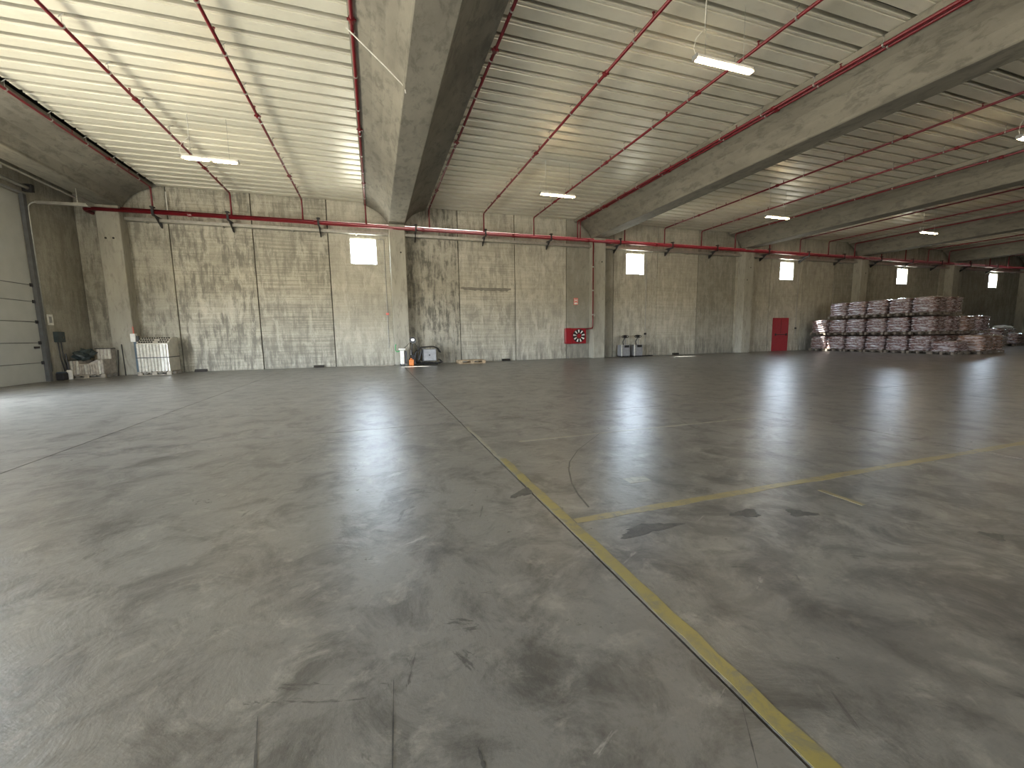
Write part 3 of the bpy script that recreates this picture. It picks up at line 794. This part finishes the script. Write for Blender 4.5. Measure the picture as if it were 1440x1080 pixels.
s3 = empty('pole_with_lamp', (1.56, 18.45, 0), 'dark round lamp head on a pole leaning by the middle column', 'lamp')
MB().tube([(0, .02, 1.08), (0, -.06, 1.08)], [.12, .14], 14).build('head', M['black'], s3)
MB().tube([(0.0, -.061, 1.1), (0, -.085, 1.1)], .05, 12).build('lens', M['chrome'], s3)
MB().tube([(-.02, 0, .96), (-.06, 0, .6), (-.04, 0, .02)], .025, 8).build('pole', M['dark'], s3)
MB().tube([(.06, .0, .98), (.22, .02, .75), (.24, .03, .4), (.20, .03, .05)], .014, 6).build('hose', M['cable'], s3)
MB().box(-.10, -.04, .02, .12, .10, .46, .02).build('base_box', M['dark'], s3)
MB().tube([(-.1, -.03, .44), (-.1, -.03, .66)], .03, 8).build('bottle', M['silver'], s3)
s4 = empty('battery_charger', (2.28, 18.45, 0), 'silver charger unit in a black tubular roll frame against the wall', 'charger')
MB().box(-.30, -.20, .17, .26, .16, .68, .015).build('body', M['silver'], s4)
MB().box(-.34, -.215, .14, -.30, .16, .70).build('edge', M['black'], s4)
MB().tube([(-.04, -.205, .42), (-.04, -.222, .42)], .035, 10).build('emblem', M['black'], s4)
MB().box(-.14, -.215, .58, .0, -.201, .64).build('display', M['grey'], s4)
for yy in (-.22, .18):
    MB().tube([(-.34, yy, .08), (-.58, yy, .16), (-.70, yy, .36), (-.60, yy, .56), (-.36, yy, .76), (.15, yy, .80), (.34, yy, .72), (.46, yy, .52)], .024, 8).build('frame', M['black'], s4)
    MB().tube([(-.45, yy, .06), (.4, yy, .06), (.52, yy, .10), (.40, yy, .22)], .026, 8).build('skid', M['black'], s4)
MB().tube([(-.5, -.2, .2), (-.42, -.21, .45), (-.38, -.2, .6)], .03, 8).build('cable_coil', M['dark'], s4)
for k in (-.3, .3): MB().tube([(k, -.1, .045), (k, .1, .045)], .045, 10).build('wheel', M['dark'], s4)
# empty pallet
s5 = empty('empty_pallet', (4.10, 18.30, 0), 'empty wooden pallet lying on the floor against the wall', 'pallet')
for k in range(5):
    MB().box(-.6, -.38+.17*k, .122, .6, -.28+.17*k, .144).build('deck_board', M['wood'], s5)
for x in (-.53, 0, .53):
    MB().box(x-.07, -.4, .10, x+.07, .42, .122).build('stringer_board', M['wood'], s5)
    for y_ in (-.33, .01, .35): MB().box(x-.07, y_-.05, .022, x+.07, y_+.05, .10).build('block', M['wood'], s5)
for y_ in (-.33, .01, .35): MB().box(-.6, y_-.05, 0, .6, y_+.05, .022).build('bottom_board', M['wood'], s5)
# plank on floor by the column
tag(MB().box(-.62, 18.48, .0, .62, 18.56, .035).build('floor_plank', M['greywood']), 'thin grey plank lying at the foot of the middle column', 'plank')
bpy.data.objects['floor_plank'].location = (.1, -.02, 0)

# mortar smear on the panel
bm = MB(); rd = random.Random(8); up, dn = [], []
for i in range(26):
    x = 3.90+2.45*i/25; z = 3.44-.02*i/25
    up.append((x, z+.06+rd.uniform(-.015, .01))); dn.append((x, z-.06-rd.uniform(0, .05) if 1 < i < 24 else z-.03))
bm.prism(up+dn[::-1], DW-.006, DW-.001, 'Y'); bm.build('mortar_smear', M['mortar'], wall_back)['label'] = 'dark horizontal mortar smear across a panel'
# paler/darker patch
MB().box(7.72, DW-.004, 3.15, 8.42, DW-.001, 3.75).build('patch', M['mortar2'] if 'mortar2' in M else M['mortar'], wall_back) if False else None

# ---------------------------------------------------------------- hose cabinet, its sign and drop pipe
hc = empty('fire_hose_cabinet', (9.80, DW-.008, 1.15), 'red fire hose cabinet with a pale reel, left of the column', 'fire hose')
MB().box(-.62, -.22, -.39, .52, -.0, .39, .012).build('cabinet', M['redbox'], hc)
MB().box(-.66, -.26, -.40, -.34, -.225, .40, .01).build('side_door', M['redbox'], hc)
ring = [(.09+.30*math.cos(2*PI*k/20), -.25, .30*math.sin(2*PI*k/20)) for k in range(21)]
MB().tube([(.09, -.225, 0), (.09, -.235, 0)], .34, 24).build('reel_recess', M['black'], hc)
for k in range(9):
    a = 2*PI*k/9+.2
    MB().tube([(.09+.16*math.cos(a), -.25, .16*math.sin(a)), (.09+.31*math.cos(a), -.25, .31*math.sin(a))], [.022, .045], 6).build('hose_segment', M['white'], hc)
MB().tube([(.09, -.235, 0), (.09, -.28, 0)], .12, 16).build('reel_hub', M['redbox'], hc)
dp = empty('hose_drop_pipe', (10.50, 18.52, 0), 'red drop pipe from the main down to the hose cabinet', 'pipe')
MB().tube([(0, 0, ZM-.05), (0, 0, 1.62)]+[(-.10+.10*math.cos(a), 0, 1.62-.10*math.sin(a)) for a in (.4, .8, 1.2, PI/2)]+[(-.16, .06, 1.52), (-.20, .12, 1.50), (-.2, .5, 1.5)], .034, 8).build('pipe', M['red'], dp, smooth=True)
for z in (4.55, 3.4, 2.2): MB().tube([(0, 0, z-.03), (0, 0, z+.03)], .048, 8).build('clamp', M['galv'], dp)
MB().box(.03, -.03, 2.12, .12, .03, 2.24).build('valve', M['galv'], dp)
hs = empty('hydrant_sign', (9.84, DW-.002, 2.9), 'small faded red and white sign above the hose cabinet', 'sign')
MB().box(-.12, -.01, -.17, .12, 0, .17).build('plate', M['exitpink'], hs)
q = MB(); q.box(-.075, -.014, -.02, -.045, -.0101, .13); q.box(.045, -.014, -.02, .075, -.0101, .13); q.box(-.044, -.014, .04, .044, -.0101, .07); q.box(-.09, -.014, -.14, .09, -.0101, -.06)
q.build('lettering', M['white'], hs)
# ---------------------------------------------------------------- pedestrian trucks right of the column
def ptruck(x, lb):
    s_ = empty('pallet_truck', (x, 18.55, 0), lb, 'pallet truck', 'pair of grey electric pallet trucks')
    MB().box(-.26, -.12, .05, .26, .30, .64, .03).build('body', M['silver'], s_)
    MB().box(-.10, -.135, .50, .18, -.121, .62).build('display', M['black'], s_)
    MB().box(-.29, -.16, .04, -.24, -.10, .66, .02).build('edge_guard', M['dirtywhite'], s_)
    MB().box(-.27, -.14, .02, .27, .28, .06).build('skirt', M['dark'], s_)
    MB().tube([(-.04, .05, .62), (-.12, 0, .8), (-.05, -.06, 1.0)], .022, 8).build('tiller', M['dark'], s_)
    MB().tube([(.08, .06, .62), (.05, 0, .85), (-.02, -.04, 1.0)], .015, 8).build('gas_strut', M['silver'], s_)
    MB().tube([(-.03, -.02, 1.07), (-.03, -.12, 1.07)], [.09, .08], 12).build('tiller_head', M['black'], s_)
    for sg_ in (-1, 1):
        MB().tube([(-.03+sg_*.06, -.07, 1.13), (-.03+sg_*.16, -.07, 1.12), (-.03+sg_*.20, -.07, 1.07), (-.03+sg_*.16, -.07, 1.02), (-.03+sg_*.06, -.07, 1.01)], .018, 6).build('grip', M['black'], s_)
    for k in (-.15, .15): MB().tube([(k, -.08, .04), (k, .02, .04)], .04, 10).build('wheel', M['black'], s_)
ptruck(12.42, 'grey electric pallet truck with black tiller, nearer the column')
ptruck(13.20, 'grey electric pallet truck with black tiller, farther from the column')
tag(MB().box(13.6, 18.7, 0, 14.3, 18.85, .05).build('floor_beam', M['dark']), 'dark flat bar lying at the wall foot right of the pallet trucks', 'bar')

# conduits beside the windows
def wcond(cx, x, z1, box_z, col, lb):
    root = empty('wall_conduit', (x, DW, 0), lb, 'conduit')
    MB().tube([(cx+.58-x, -.02, 5.42), (x*0-.05, -.02, 5.44), (0, -.02, 5.36), (0, -.02, z1)], .014, 6).build('conduit', M['grey'], root)
    MB().box(-.06, -.05, box_z-.05, .06, 0, box_z+.05).build('junction_box', M[col], root)
wcond(WIN[0], .58, .75, 2.25, 'exitpink', 'thin conduit with a small reddish box right of the first window')
wcond(WIN[1], 14.05, .75, 1.2, 'dark', 'thin conduit with a small box right of the second window')
wcond(WIN[2], 25.3, .9, 1.4, 'dark', 'thin conduit right of the third window')
# diagonal white rod from pipe to middle beam
tag(MB().tube([(-.20, 8.4, 6.66), (.45, 8.6, 6.25), (.80, 8.75, 6.04), (.82, 8.8, 5.95)], .011, 6).build('diagonal_rod', M['white']), 'thin white rod slanting from the red pipe to the middle beam', 'rod')

# ---------------------------------------------------------------- red door
rdw = empty('red_exit_door', (24.02, DW, 0), 'red metal fire door in the far wall left of the sack stacks', 'door')
MB().box(-.66, -.03, 0, .66, 0, 2.05, .005).build('frame', M['redbox'], rdw)
MB().box(-.60, -.055, .01, .60, -.031, 2.0, .005).build('leaf', M['reddoor'], rdw)
MB().box(-.45, -.10, 1.0, .45, -.07, 1.04).build('push_bar', M['dark'], rdw)
for k in (-.45, .45): MB().box(k-.04, -.09, .95, k+.04, -.056, 1.09).build('bar_mount', M['dark'], rdw)
MB().box(-.02, -.06, 1.1, .0, -.0555, 1.98).build('seam', M['black'], rdw)
